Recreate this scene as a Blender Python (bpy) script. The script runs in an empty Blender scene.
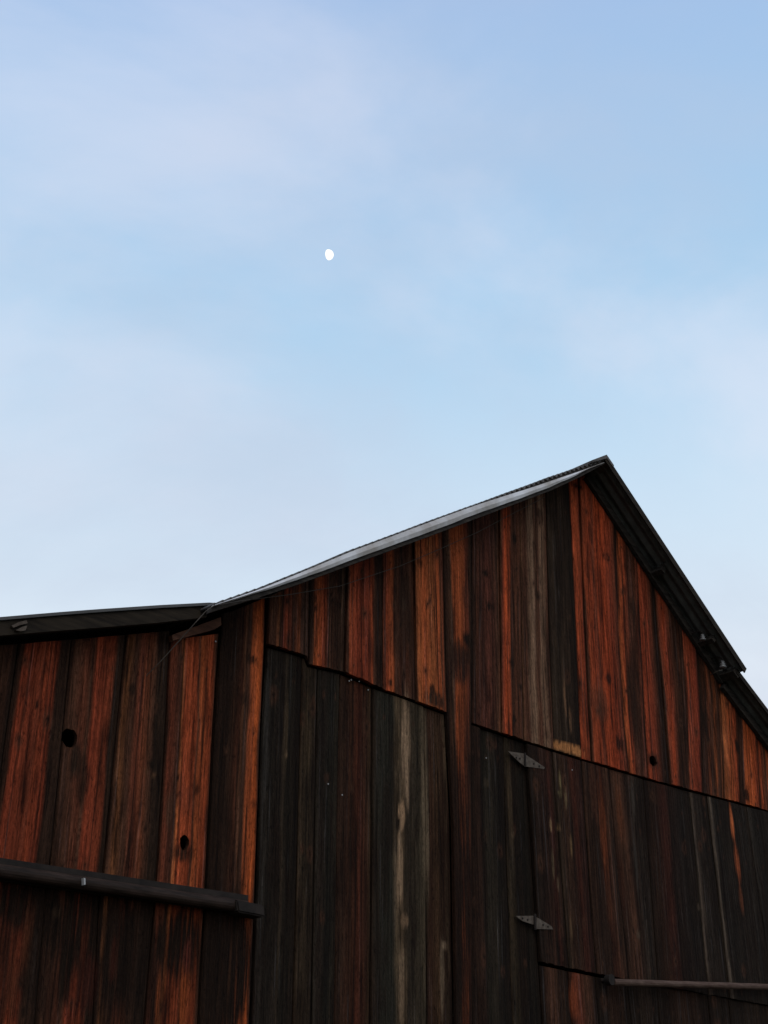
import bpy, bmesh, math, random
from mathutils import Vector, noise, Matrix
random.seed(7)
R = math.radians
scene = bpy.context.scene
col = scene.collection

# ------------------------------------------------------------------ camera
W_, H_ = 768, 1024
F = 1400.0                       # focal length in pixels
PITCH = math.atan(F / 2762.0)    # looking up
YAW = R(44)                      # the gable wall recedes to the right
D = 8.0                          # metres to the wall straight ahead
EYE = 1.6
cam = bpy.data.cameras.new('camera')
cam.sensor_fit = 'VERTICAL'; cam.sensor_height = 24.0
cam.lens = 24.0 * F / H_
cam.clip_end = 20000; cam.clip_start = .05
camo = bpy.data.objects.new('camera', cam); col.objects.link(camo)
camo.location = (0, 0, EYE); camo.rotation_euler = (R(90) + PITCH, 0, 0)
scene.camera = camo

def ray(px, py):
    x, y = px - W_ / 2, H_ / 2 - py
    return Vector((x, F * math.cos(PITCH) - y * math.sin(PITCH), F * math.sin(PITCH) + y * math.cos(PITCH)))
_d = (math.cos(YAW), math.sin(YAW)); _n = (math.sin(YAW), -math.cos(YAW))
def at(px, py, off=0.0):
    """point of the photograph -> (u, z) on the plane 'off' metres in front of the gable wall (barn coordinates)"""
    v = ray(px, py)
    t = (_n[1] * D + off) / (_n[0] * v.x + _n[1] * v.y)
    p = v * t
    return (p.x * _d[0] + (p.y - D) * _d[1], p.z + EYE)

# ------------------------------------------------------------------ helpers
def tag(o, label=None, cat=None, group=None, kind=None):
    for k, v in (('label', label), ('category', cat), ('group', group), ('kind', kind)):
        if v: o[k] = v
    return o
def empty(name, loc, rz=0):
    o = bpy.data.objects.new(name, None); col.objects.link(o)
    o.location = loc; o.rotation_euler = (0, 0, rz); o.empty_display_size = .2
    return o
def link(name, bm, m, parent=None, smooth=False):
    me = bpy.data.meshes.new(name); bm.to_mesh(me); bm.free()
    if smooth:
        for p in me.polygons: p.use_smooth = True
    o = bpy.data.objects.new(name, me); col.objects.link(o)
    for mm in (m if isinstance(m, list) else [m]): me.materials.append(mm)
    if parent: o.parent = parent
    return o
def lin(c): return tuple((v / 255 / 12.92) if v <= 10 else ((v / 255 + .055) / 1.055) ** 2.4 for v in c)
def box(bm, x0, x1, y0, y1, z0, z1):
    vs = [bm.verts.new(p) for p in ((x0,y0,z0),(x1,y0,z0),(x1,y1,z0),(x0,y1,z0),(x0,y0,z1),(x1,y0,z1),(x1,y1,z1),(x0,y1,z1))]
    for f in ((3,2,1,0),(4,5,6,7),(0,1,5,4),(1,2,6,5),(2,3,7,6),(3,0,4,7)): bm.faces.new([vs[i] for i in f])
def prism(bm, poly, y0, y1):
    """extrude a (u,z) polygon from y0 to y1"""
    a = [bm.verts.new((p[0], y0, p[1])) for p in poly]; b = [bm.verts.new((p[0], y1, p[1])) for p in poly]
    n = len(poly)
    bm.faces.new(a); bm.faces.new(b[::-1])
    for i in range(n): bm.faces.new([a[i], b[i], b[(i+1) % n], a[(i+1) % n]])
    bmesh.ops.recalc_face_normals(bm, faces=bm.faces)
def tube(bm, pts, r, n=10, cap=True):
    pts = [Vector(p) for p in pts]; rings = []
    rr = r if isinstance(r, (list, tuple)) else [r] * len(pts)
    for i, p in enumerate(pts):
        t = (pts[min(i+1, len(pts)-1)] - pts[max(i-1, 0)]).normalized()
        a = t.cross(Vector((0, 0, 1)) if abs(t.z) < .9 else Vector((1, 0, 0))).normalized(); b = t.cross(a)
        rings.append([bm.verts.new(p + rr[i] * (math.cos(k*2*math.pi/n) * a + math.sin(k*2*math.pi/n) * b)) for k in range(n)])
    for i in range(len(rings)-1):
        for k in range(n): bm.faces.new([rings[i][k], rings[i][(k+1) % n], rings[i+1][(k+1) % n], rings[i+1][k]])
    if cap: bm.faces.new(rings[0][::-1]); bm.faces.new(rings[-1])
    bmesh.ops.recalc_face_normals(bm, faces=bm.faces)
def lathe(bm, prof, axis_o, n=16):
    """prof: (radius, height) pairs about z at axis_o"""
    rings = [[bm.verts.new((axis_o[0] + r*math.cos(k*2*math.pi/n), axis_o[1] + r*math.sin(k*2*math.pi/n), axis_o[2] + h)) for k in range(n)] for r, h in prof]
    for i in range(len(rings)-1):
        for k in range(n): bm.faces.new([rings[i][k], rings[i][(k+1) % n], rings[i+1][(k+1) % n], rings[i+1][k]])
    bm.faces.new(rings[0][::-1]); bm.faces.new(rings[-1])
    bmesh.ops.recalc_face_normals(bm, faces=bm.faces)
def interp(line, u):
    """piecewise linear z(u) over sorted points"""
    if u <= line[0][0]: a, b = line[0], line[1]
    elif u >= line[-1][0]: a, b = line[-2], line[-1]
    else:
        for a, b in zip(line, line[1:]):
            if a[0] <= u <= b[0]: break
    return a[1] + (b[1]-a[1]) * (u-a[0]) / (b[0]-a[0])
def n3(x, y, z): return noise.noise(Vector((x, y, z)))
def sm(a, b, x):
    t = min(1, max(0, (x-a)/(b-a))); return t*t*(3-2*t)
def mix(a, b, t): return tuple(p + (q-p)*t for p, q in zip(a, b))

# ------------------------------------------------------------------ materials
def newmat(name):
    m = bpy.data.materials.new(name); m.use_nodes = True
    nt = m.node_tree; b = nt.nodes['Principled BSDF']
    return m, nt, b
def N(nt, t, **kw):
    n = nt.nodes.new(t)
    for k, v in kw.items():
        if k.startswith('i_'):
            key = k[2:]; n.inputs[int(key) if key.isdigit() else key].default_value = v
        else: setattr(n, k, v)
    return n
def plank_material():
    m, nt, b = newmat('weathered_planks'); L = nt.links.new
    a = N(nt, 'ShaderNodeAttribute', attribute_name='wood'); s = N(nt, 'ShaderNodeAttribute', attribute_name='seed')
    tc = N(nt, 'ShaderNodeTexCoord')
    off = N(nt, 'ShaderNodeVectorMath', operation='MULTIPLY'); off.inputs[1].default_value = (7.3, 0, 3.1); L(s.outputs['Vector'], off.inputs[0])
    ad = N(nt, 'ShaderNodeVectorMath', operation='ADD'); L(tc.outputs['Object'], ad.inputs[0]); L(off.outputs[0], ad.inputs[1])
    def grain(sx, sz, det, dist):
        mp = N(nt, 'ShaderNodeMapping'); mp.inputs['Scale'].default_value = (sx, sx, sz); L(ad.outputs[0], mp.inputs['Vector'])
        nz = N(nt, 'ShaderNodeTexNoise', i_Scale=1.0, i_Detail=det, i_Roughness=.62, i_Distortion=dist); L(mp.outputs[0], nz.inputs['Vector'])
        return nz.outputs['Fac']
    g1 = grain(95, 2.6, 5, .6); g2 = grain(34, 1.9, 5, 1.2); g3 = grain(140, 38, 3, 0)
    r1 = N(nt, 'ShaderNodeMapRange', i_1=.3, i_2=.7, i_3=.45, i_4=1.45); L(g1, r1.inputs[0])
    r2 = N(nt, 'ShaderNodeMapRange', i_1=.3, i_2=.7, i_3=.6, i_4=1.35); L(g2, r2.inputs[0])
    r3 = N(nt, 'ShaderNodeMapRange', i_1=.3, i_2=.7, i_3=.6, i_4=1.32); L(g3, r3.inputs[0])
    mu = N(nt, 'ShaderNodeMath', operation='MULTIPLY'); L(r1.outputs[0], mu.inputs[0]); L(r2.outputs[0], mu.inputs[1])
    mu2 = N(nt, 'ShaderNodeMath', operation='MULTIPLY'); L(mu.outputs[0], mu2.inputs[0]); L(r3.outputs[0], mu2.inputs[1])
    g4 = grain(150, 3.2, 3, .3); r4 = N(nt, 'ShaderNodeMapRange', i_1=.335, i_2=.385, i_3=.38, i_4=1.0); L(g4, r4.inputs[0])
    g5 = grain(60, 16, 4, .4); r5 = N(nt, 'ShaderNodeMapRange', i_1=.32, i_2=.40, i_3=.45, i_4=1.0); L(g5, r5.inputs[0])
    m45 = N(nt, 'ShaderNodeMath', operation='MULTIPLY'); L(r4.outputs[0], m45.inputs[0]); L(r5.outputs[0], m45.inputs[1])
    mu0 = mu2; mu2 = N(nt, 'ShaderNodeMath', operation='MULTIPLY'); L(mu0.outputs[0], mu2.inputs[0]); L(m45.outputs[0], mu2.inputs[1])
    vm = N(nt, 'ShaderNodeVectorMath', operation='SCALE'); L(a.outputs['Color'], vm.inputs[0]); L(mu2.outputs[0], vm.inputs['Scale'])
    L(vm.outputs[0], b.inputs['Base Color'])
    b.inputs['Roughness'].default_value = .88; b.inputs['Specular IOR Level'].default_value = .07
    bp = N(nt, 'ShaderNodeBump', i_Strength=.8, i_Distance=.009); L(mu2.outputs[0], bp.inputs['Height']); L(bp.outputs[0], b.inputs['Normal'])
    return m
def simple(name, c1, c2, rough=.7, metal=0, scale=6, stretch=(1,1,1), spec=.3, bump=.2, bd=.004):
    m, nt, b = newmat(name); L = nt.links.new
    tc = N(nt, 'ShaderNodeTexCoord'); mp = N(nt, 'ShaderNodeMapping'); mp.inputs['Scale'].default_value = stretch; L(tc.outputs['Object'], mp.inputs['Vector'])
    nz = N(nt, 'ShaderNodeTexNoise', i_Scale=scale, i_Detail=8, i_Roughness=.65); L(mp.outputs[0], nz.inputs['Vector'])
    cr = N(nt, 'ShaderNodeValToRGB'); L(nz.outputs['Fac'], cr.inputs[0])
    cr.color_ramp.elements[0].position = .36; cr.color_ramp.elements[1].position = .66
    cr.color_ramp.elements[0].color = (*c1, 1); cr.color_ramp.elements[1].color = (*c2, 1)
    L(cr.outputs[0], b.inputs['Base Color'])
    b.inputs['Roughness'].default_value = rough; b.inputs['Metallic'].default_value = metal; b.inputs['Specular IOR Level'].default_value = spec
    if bump:
        bp = N(nt, 'ShaderNodeBump', i_Strength=bump, i_Distance=bd); L(nz.outputs['Fac'], bp.inputs['Height']); L(bp.outputs[0], b.inputs['Normal'])
    return m
M_wood = plank_material()
M_galv = simple('galvanised_flashing', (.30,.275,.25), (.58,.59,.61), .6, 0, 3.5, (1,1,1), .4, .15)
M_galv2 = simple('dull_roof_sheet', (.045,.043,.04), (.085,.085,.085), .6, 0, 3.5, (1,1,1), .3, .1)
M_roof = simple('rusty_corrugated_iron', (.035,.03,.026), (.11,.1,.09), .7, 0, 5, (1,1,1), .3, .2)
M_under = simple('grey_corrugated_iron', (.04,.04,.037), (.085,.085,.078), .6, 0, 9, (1,1,1), .35, .1)
M_beam = simple('dark_weathered_timber', (.012,.01,.009), (.045,.037,.03), .9, 0, 5, (2,9,9), .15, .5)
M_fascia = simple('grey_brown_fascia', (.009,.0065,.0045), (.027,.020,.013), .9, 0, 4, (1.2,12,14), .15, .5)
M_trim = simple('brown_trim_timber', (.05,.022,.014), (.11,.05,.03), .9, 0, 5, (2,9,9), .15, .5)
M_rail = simple('dark_painted_rail', (.012,.008,.006), (.036,.023,.018), .6, 0, 7, (1,6,6), .1, .25)
M_pipe = simple('rusty_pipe', (.05,.028,.02), (.10,.065,.05), .7, 0, 12, (1,4,4), .12, .2)
M_hinge = simple('dull_hinge_iron', (.055,.042,.033), (.11,.09,.072), .8, 0, 30, (1,1,1), .1, .2)
M_iron = simple('black_iron', (.010,.008,.007), (.024,.018,.015), .8, 0, 14, (1,1,1), .15, .1)
M_cer = simple('grey_porcelain', (.06,.06,.06), (.14,.14,.14), .3, 0, 14, (1,1,1), .5, 0)
M_wire = simple('dull_wire', (.03,.024,.018), (.06,.048,.038), .7, 0, 10)
M_nail = simple('bright_nail', (.2,.2,.2), (.32,.32,.32), .4, 0, 30, (1,1,1), .5, 0)
M_ground = simple('packed_earth', (.05,.042,.03), (.085,.075,.045), 1, 0, .6, (1,1,1), .1, .4, .05)
M_dark = simple('interior_timber', (.02,.016,.013), (.04,.03,.025), .95, 0, 4, (4,4,1), .1, .3)

# ------------------------------------------------------------------ barn frame
barn = empty('barn', (0, D, 0), YAW)
tag(barn, 'old wooden barn of red-brown and blackened vertical planks with a corrugated gable roof', 'barn')
OH = .25                                   # roof overhang in front of the wall
def a2(p, off=0): return at(p[0], p[1], off)
OHL = .15                                  # the left lean-to overhangs less
apex = a2((605,457), OH); brk = a2((212,603), OH); eave = a2((0,617), OHL); brkl = a2((209,602.5), OHL)
stp = a2((745,670), OH)
rl0 = a2((740,676), OH-.05); rl1 = a2((768,713), OH-.05)
def extend(a, b, u): return (u, a[1] + (b[1]-a[1])*(u-a[0])/(b[0]-a[0]))
UL, UR = -5.2, 6.6
left_end = extend(eave, brkl, UL)
right_end = extend(rl0, rl1, UR)
rake_top = [a2(p, OH) for p in ((212,603),(260,586.5),(300,570.5),(350,549.5),(400,531),(440,516),(500,494.5),(550,476),(580,466),(605,457))]
ROOFLINE = [left_end, eave, (brk[0]-.002, extend(eave, brkl, brk[0]-.002)[1])] + rake_top[1:] + [stp, (stp[0]+.01, extend(rl0, rl1, stp[0]+.01)[1]), right_end]
DEPTH = 11.0
def wall_top(u):
    z = interp(ROOFLINE, u)
    if u < brk[0]: return z - .11
    return z - (.075 if u < apex[0] else .07)

# ------------------------------------------------------------------ plank walls
K = 1.55                                   # photographed colour -> wood colour
def C(r, g, b):
    q = lin((r,g,b)); w_ = (.93, .67, .51) if max(r,g,b)-min(r,g,b) < 34 else (.95, .97, .86)     # greyed wood is a little warm
    return tuple(a_*K*b_ for a_, b_ in zip(q, w_))
BLK = C(24,21,18); GRN = C(35,31,27); DRK = C(42,32,26); BRN = C(66,41,31); RBR = C(90,44,31); RED = C(113,48,31)
ORR = C(128,56,33); ORG = C(138,66,37); LOR = C(140,75,44); GRY = C(94,82,72); LGR = C(114,103,92); CHR = C(34,32,30)
GRB = C(50,44,38); PUR = C(62,41,35)

STAINS_AND_SHADE = []        # (u, z, ru, rz, colour, strength, hard)
def stain_or_shade(px, py, rx, ry, c, s=1.0, hard=.5):
    u, z = at(px, py); u1, _ = at(px+rx, py); _, z1 = at(px, py+ry)
    STAINS_AND_SHADE.append((u, z, abs(u1-u), abs(z1-z), c, s, hard))

def edge(*pts):
    q = sorted((at(*p) for p in pts), key=lambda t: t[1])
    def f(z):
        if len(q) == 1: return q[0][0]
        return interp([(b, a) for a, b in q], z)
    return f

def stripe_colour(stripes, s):
    if s <= stripes[0][0]: return stripes[0][1]
    for (p, c), (q, d) in zip(stripes, stripes[1:]):
        if s <= q: return mix(c, d, sm(p, q, s))
    return stripes[-1][1]

def board(bm, lay, sd, ea, eb, ztop, zbot, stripes, y=0.0, th=.024, gap=.004, cell=.0062, row=.022, rough=1.0, holes=()):
    """one plank between the edge functions ea, eb; ztop/zbot are functions of u; colours vary as weathering and painted shade across and along it"""
    seed = random.uniform(0, 40)
    um = .5*(ea(4) + eb(4)); wid = abs(eb(4)-ea(4)); nc = max(4, int(wid/cell))
    zt0 = ztop(um); zb0 = zbot(um); nr = max(3, int((zt0-zb0)/row))
    tilt = random.uniform(-.004, .004)
    mean = tuple(sum(c[1][k] for c in stripes)/len(stripes) for k in range(3))
    cracks = [(random.uniform(.08,.92), random.uniform(zb0, zt0), random.uniform(.25,1.3), random.uniform(.0012,.003)) for _ in range(int(2 + wid*16))]
    scr = [(random.uniform(.05,.95), random.uniform(max(2.3, zb0), zt0), random.uniform(.06,.5), random.uniform(.0008,.002), random.uniform(.15,.5)) for _ in range(int(wid*34))]
    knots = [(random.uniform(.15,.85), random.uniform(max(zb0, 2.3), zt0), random.uniform(.006,.015)) for _ in range(random.choice((1,2,2,3,4,5)))]
    for zn in (zb0+.07, zt0-.16, zb0+1.02): knots += [(.24+random.uniform(-.04,.04), zn+random.uniform(-.02,.02), .0042), (.77+random.uniform(-.04,.04), zn+random.uniform(-.02,.02), .0042)]
    tb = bmesh.new() if holes else bm
    tl, ts = (tb.loops.layers.float_color.new('wood'), tb.loops.layers.float_color.new('seed')) if holes else (lay, sd)
    front, back = [], []
    for i in range(nr+1):
        fr, bk = [], []
        for j in range(nc+1):
            s = j/nc; t = i/nr
            za = zb0 + (zt0-zb0)*t
            l = ea(za) + gap*.5 + .0035*n3(seed, za*1.7, 0); r_ = eb(za) - gap*.5 + .0035*n3(seed+9, za*1.7, 0)
            u = l + (r_-l)*s
            zz = zbot(u) + (ztop(u)-zbot(u))*t
            if i == 0: zz += .006*n3(u*30, seed, 1)
            e = min(s, 1-s)*wid
            yy = -y - (.003*math.sin(math.pi*s) if e > .003 else 0) + tilt*(s-.5) + .004*n3(u*6, zz*.7, seed) + (.003 if e < .002 else 0)
            fr.append(tb.verts.new((u, yy, zz))); bk.append(tb.verts.new((u, -y+th, zz)))
        front.append(fr); back.append(bk)
    def shade(co):
        z = co.z; l = ea(z); r_ = eb(z); s = (co.x-l)/(r_-l)
        warp = .07*n3(seed, z*1.1, 3) + .035*n3(seed+co.x*12, z*4, 5)
        c = mix(stripe_colour(stripes, s + warp), mean, .07)
        # long weathering streaks and blotches of the wood itself
        g = n3(co.x*75+seed, z*1.1, seed)*.55 + n3(co.x*28, z*.8+seed, seed)*.6
        c = tuple(v*max(.3, 1 + .55*g*rough) for v in c)
        d = n3(co.x*9+seed*3, z*1.9, seed) + .5*n3(co.x*30, z*6, seed+4)
        c = mix(c, tuple(v*.35 + w*.25 for v, w in zip(c, DRK)), rough*.75*sm(.12, .62, d))
        # dark rotted patches, split grain and knots
        p_ = n3(co.x*24+seed*7, z*2.0, seed) + .6*n3(co.x*64, z*5, seed+2) + .45*n3(co.x*120, z*13, seed+3)
        c = mix(c, tuple(v*.28 + w*.22 for v, w in zip(c, DRK)), rough*.8*sm(.25, .8, p_))
        for (ks, kz, kl, kw) in cracks:
            if abs(z-kz) < kl:
                dxx = abs((s-ks)*wid + .012*n3(seed+ks*9, z*1.4, 1))
                c = mix(c, BLK, .75*(1-sm(kw, kw+.004, dxx))*(1-sm(.7, 1, abs(z-kz)/kl)))
        for (ks, kz, kl, kw, kt) in scr:
            if abs(z-kz) < kl:
                dxx = abs((s-ks)*wid + .01*n3(seed+ks*5, z*1.8, 7))
                if dxx < .01: c = mix(c, tuple(v*1.15 + .022 for v in c), kt*2*(1-sm(kw, kw+.004, dxx))*(1-sm(.3, 1, abs(z-kz)/kl)))
        for (ks, kz, kr) in knots:
            q = math.hypot((s-ks)*wid/kr, (z-kz)/(kr*1.7))
            if q < 3.2:
                c = mix(c, BRN, .5*(1-sm(1.2, 3.2, q + .5*n3(co.x*60, z*20, seed)))); c = mix(c, BLK, .85*(1-sm(.5, 1.15, q)))
        e = min(s, 1-s)*wid
        c = mix(c, BLK, .6*(1-sm(.002, .014 + .008*n3(seed, z*3, 8), e)))
        for (su, sz, ru, rz, sc, st, hd) in STAINS_AND_SHADE:
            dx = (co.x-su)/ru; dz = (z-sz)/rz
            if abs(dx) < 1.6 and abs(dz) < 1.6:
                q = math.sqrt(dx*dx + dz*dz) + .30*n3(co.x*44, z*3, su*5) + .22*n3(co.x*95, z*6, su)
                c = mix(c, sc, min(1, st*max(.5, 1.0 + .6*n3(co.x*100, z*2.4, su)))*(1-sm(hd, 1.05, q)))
        return (*c, 1)
    cache = {}
    def colour(v):
        if v not in cache: cache[v] = shade(v.co)
        return cache[v]
    faces = []
    for i in range(nr):
        for j in range(nc): faces.append(tb.faces.new([front[i][j], front[i][j+1], front[i+1][j+1], front[i+1][j]]))
    faces.append(tb.faces.new([back[0][0], back[nr][0], back[nr][nc], back[0][nc]][:4])) if False else None
    faces = [f for f in faces if f]
    for i in range(nr):
        faces.append(tb.faces.new([front[i][0], front[i+1][0], back[i+1][0], back[i][0]]))
        faces.append(tb.faces.new([front[i][nc], back[i][nc], back[i+1][nc], front[i+1][nc]]))
        for j in range(nc): faces.append(tb.faces.new([back[i][j], back[i+1][j], back[i+1][j+1], back[i][j+1]]))
    for j in range(nc):
        faces.append(tb.faces.new([front[0][j], back[0][j], back[0][j+1], front[0][j+1]]))
        faces.append(tb.faces.new([front[nr][j], front[nr][j+1], back[nr][j+1], back[nr][j]]))
    for f in faces:
        for lp in f.loops: lp[tl] = colour(lp.vert); lp[ts] = (seed, seed, seed, 1)
    if holes:
        me = bpy.data.meshes.new('t'); tb.to_mesh(me); tb.free()
        ob = bpy.data.objects.new('t', me); col.objects.link(ob); cut = []
        for (hu, hz, ru, rz) in holes:
            cb = bmesh.new(); n = 40
            pr = []
            for k in range(n):
                a_ = k*2*math.pi/n; q_ = 1 + .16*n3(math.cos(a_)*1.3+hu*7, math.sin(a_)*1.3, 2) + .08*n3(math.cos(a_)*5, math.sin(a_)*5, hu)
                pr.append((hu + ru*q_*math.cos(a_), hz + rz*q_*math.sin(a_)))
            prism(cb, pr, -.2, .2)
            cm = bpy.data.meshes.new('c'); cb.to_mesh(cm); cb.free()
            co = bpy.data.objects.new('c', cm); col.objects.link(co); cut.append(co)
            md = ob.modifiers.new('b', 'BOOLEAN'); md.object = co; md.operation = 'DIFFERENCE'; md.solver = 'EXACT'
        dg = bpy.context.evaluated_depsgraph_get()
        me2 = bpy.data.meshes.new_from_object(ob.evaluated_get(dg))
        n0 = len(bm.faces); bm.from_mesh(me2); bm.faces.ensure_lookup_table()
        for f in bm.faces[n0:]:
            for lp in f.loops:
                if abs(lp[sd][0]-seed) > 1e-3: lp[lay] = (*DRK, 1); lp[sd] = (seed, seed, seed, 1)
        for o in [ob] + cut:
            d_ = o.data; bpy.data.objects.remove(o); bpy.data.meshes.remove(d_)
        bpy.data.meshes.remove(me2)

def siding(name, boards, parent, label=None):
    bm = bmesh.new(); lay = bm.loops.layers.float_color.new('wood'); sd = bm.loops.layers.float_color.new('seed')
    for b in boards: board(bm, lay, sd, **b)
    for f in bm.faces:
        f.smooth = False
    o = link(name, bm, M_wood, parent)
    if label: o['label'] = label
    return o
def zline(*pts):
    q = sorted(at(*p) for p in pts)
    return lambda u: interp(q, u)
def const(z): return lambda u: z
def shift(f, d): return lambda u: f(u) + d

# --- stains, knots and bare patches read off the planks
stain_or_shade(75,760,7,24,GRN,.8); stain_or_shade(82,778,9,30,DRK,.6); stain_or_shade(70,722,8,12,BRN,.6)
stain_or_shade(131,690,5,7,BLK,.8); stain_or_shade(152,765,6,7,BLK,.9); stain_or_shade(150,774,7,2,C(80,55,40),.7)
stain_or_shade(45,668,4,9,BLK,.5); stain_or_shade(36,705,3,5,BLK,.7); stain_or_shade(24,690,12,10,DRK,.3)
stain_or_shade(186,800,16,20,RBR,.4); stain_or_shade(168,812,5,26,BRN,.8); stain_or_shade(181,853,12,12,DRK,.85); stain_or_shade(196,790,3,7,BLK,.7)
stain_or_shade(250,660,6,6,BLK,.9); stain_or_shade(242,700,4,7,BLK,.6); stain_or_shade(252,805,4,6,BLK,.6)
stain_or_shade(402,610,8,44,DRK,.85); stain_or_shade(401,606,3,8,GRB,.6); stain_or_shade(392,640,12,22,DRK,.5)
stain_or_shade(334,640,9,40,DRK,.7); stain_or_shade(313,610,2,5,BLK,.7); stain_or_shade(312,600,2,4,BLK,.6); stain_or_shade(330,603,3,3,BLK,.8)
stain_or_shade(387,684,2.6,5,BLK,.95); stain_or_shade(428,691,3,6,BLK,.95); stain_or_shade(432,702,10,9,GRN,.9); stain_or_shade(416,565,5,5,BLK,.6)
stain_or_shade(463,641,6,8,BLK,.95); stain_or_shade(444,570,4,14,DRK,.7); stain_or_shade(462,598,5,16,PUR,.6); stain_or_shade(455,655,14,16,DRK,.85)
stain_or_shade(482,575,4,4,BLK,.9); stain_or_shade(487,608,5,5,BLK,.8); stain_or_shade(510,540,3,7,BLK,.9); stain_or_shade(507,664,4,5,BLK,.8); stain_or_shade(517,688,3,4,BLK,.8); stain_or_shade(510,721,3,4,BLK,.8)
stain_or_shade(573,487,6,3.5,BLK,.95); stain_or_shade(602,559,5,6,DRK,.9); stain_or_shade(602,559,2,3,RED,.7); stain_or_shade(534,597,4,5,DRK,.9); stain_or_shade(535,515,4,6,DRK,.7)
stain_or_shade(586,535,2,14,BLK,.7); stain_or_shade(604,680,4,7,BLK,.9); stain_or_shade(596,705,10,22,BRN,.6); stain_or_shade(630,705,7,50,DRK,.8); stain_or_shade(629,610,4,14,BLK,.6); stain_or_shade(615,745,5,9,BLK,.85)
stain_or_shade(649,762,7,10,DRK,.7); stain_or_shade(702,724,4,20,BLK,.8); stain_or_shade(716,692,3,4,BLK,.9); stain_or_shade(733,747,2.5,9,BLK,.9); stain_or_shade(742,796,3,8,BLK,.9)
stain_or_shade(565,750,14,6.5,C(158,104,66),.95,.75); stain_or_shade(561,700,1.6,24,C(96,82,68),.8); stain_or_shade(566,722,1.3,15,C(96,82,68),.7)
# pale grain on the dark doors
stain_or_shade(404,745,6,66,C(118,112,100),1,.45); stain_or_shade(400,816,4.5,17,C(126,116,100),1,.6); stain_or_shade(396,824,2.6,9,BLK,1,.7); stain_or_shade(398,875,4,44,C(118,111,98),1,.5); stain_or_shade(402,921,5.5,8,C(100,92,80),.9,.5)
stain_or_shade(411,942,2,5,BLK,.9); stain_or_shade(399,985,4,54,C(100,95,84),1,.45); stain_or_shade(424,800,4,130,C(88,87,78),.85,.35)
stain_or_shade(441,975,3,50,C(92,89,80),.9,.4); stain_or_shade(443,946,4,6,C(112,108,98),.9,.5); stain_or_shade(448,880,2,30,C(60,58,52),.7)
stain_or_shade(285,735,2.4,64,C(66,63,54),.8,.3); stain_or_shade(285,755,2,5,C(92,86,74),.7); stain_or_shade(306,735,5,50,C(58,54,44),.55); stain_or_shade(266,740,4,90,C(48,52,54),.8)
stain_or_shade(486,783,3,6,C(60,58,50),.7); stain_or_shade(510,810,2.5,60,C(54,50,40),.75); stain_or_shade(512,834,2,5,C(72,68,58),.7); stain_or_shade(488,860,3,120,C(40,40,36),.7)
stain_or_shade(557,782,1.6,12,C(108,92,66),.85,.4); stain_or_shade(557,794,3,4,C(96,82,60),.6); stain_or_shade(563,800,1.4,12,C(92,76,56),.8,.4); stain_or_shade(548,826,1.4,7,C(120,110,90),.8); stain_or_shade(556,828,3,3,C(104,92,74),.8); stain_or_shade(568,846,1.4,14,C(92,84,64),.7); stain_or_shade(550,865,1.3,16,C(80,78,66),.8); stain_or_shade(555,884,1.4,9,C(100,96,84),.7); stain_or_shade(568,930,1.2,14,C(86,78,62),.6)
stain_or_shade(600,830,5,70,C(94,46,27),.75,.2); stain_or_shade(606,900,4,46,C(66,36,24),.7,.2); stain_or_shade(617,815,5,40,C(78,42,26),.75,.2); stain_or_shade(619,880,4,50,C(50,32,24),.7,.2)
stain_or_shade(630,800,2.4,32,C(58,60,60),.85,.3); stain_or_shade(633,868,2.2,36,C(56,58,58),.8,.3); stain_or_shade(635,935,3,5,C(76,74,68),.7)
stain_or_shade(663,830,5,60,C(58,30,24),.7,.2); stain_or_shade(668,905,6,45,C(48,28,23),.6,.2); stain_or_shade(697,908,2.5,4,C(70,68,62),.7)
stain_or_shade(729,825,2.4,20,C(176,92,56),.9,.3); stain_or_shade(734,862,2.6,28,C(128,64,40),.85,.3); stain_or_shade(738,900,2.4,20,C(84,46,32),.7)
stain_or_shade(590,790,4,40,C(64,36,26),.6)
stain_or_shade(572,1000,5,26,C(108,50,30),.8,.2); stain_or_shade(585,995,3,20,C(60,36,26),.7); stain_or_shade(548,985,3,8,C(60,36,26),.6)
stain_or_shade(459,745,6,60,C(98,48,30),.7,.2); stain_or_shade(458,800,5,60,C(84,42,29),.6,.2); stain_or_shade(459,880,6,60,C(58,34,27),.6,.2)
# below the left rail: its shade painted into the planks, then some bare orange wood lower down
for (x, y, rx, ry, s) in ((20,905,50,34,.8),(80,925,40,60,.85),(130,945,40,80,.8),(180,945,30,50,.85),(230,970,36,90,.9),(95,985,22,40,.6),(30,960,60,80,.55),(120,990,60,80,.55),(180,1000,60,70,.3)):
    stain_or_shade(x, y, rx, ry, C(26,21,18), min(1, s*1.25), .5)
stain_or_shade(66,975,9,40,BLK,.8); stain_or_shade(56,912,5,8,GRB,.6); stain_or_shade(52,906,3,3.5,BLK,.95)
stain_or_shade(157,1000,4,40,C(98,48,26),.8,.2); stain_or_shade(183,995,7,44,C(112,52,27),.85,.2); stain_or_shade(186,955,5,24,C(70,32,26),.7)
stain_or_shade(12,985,7,60,C(72,38,25),.6,.2); stain_or_shade(26,940,6,60,C(74,38,25),.6,.2); stain_or_shade(88,985,12,36,C(54,30,26),.6); stain_or_shade(112,960,5,30,C(54,30,24),.5)

top = wall_top
floor0 = const(.02)
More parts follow.
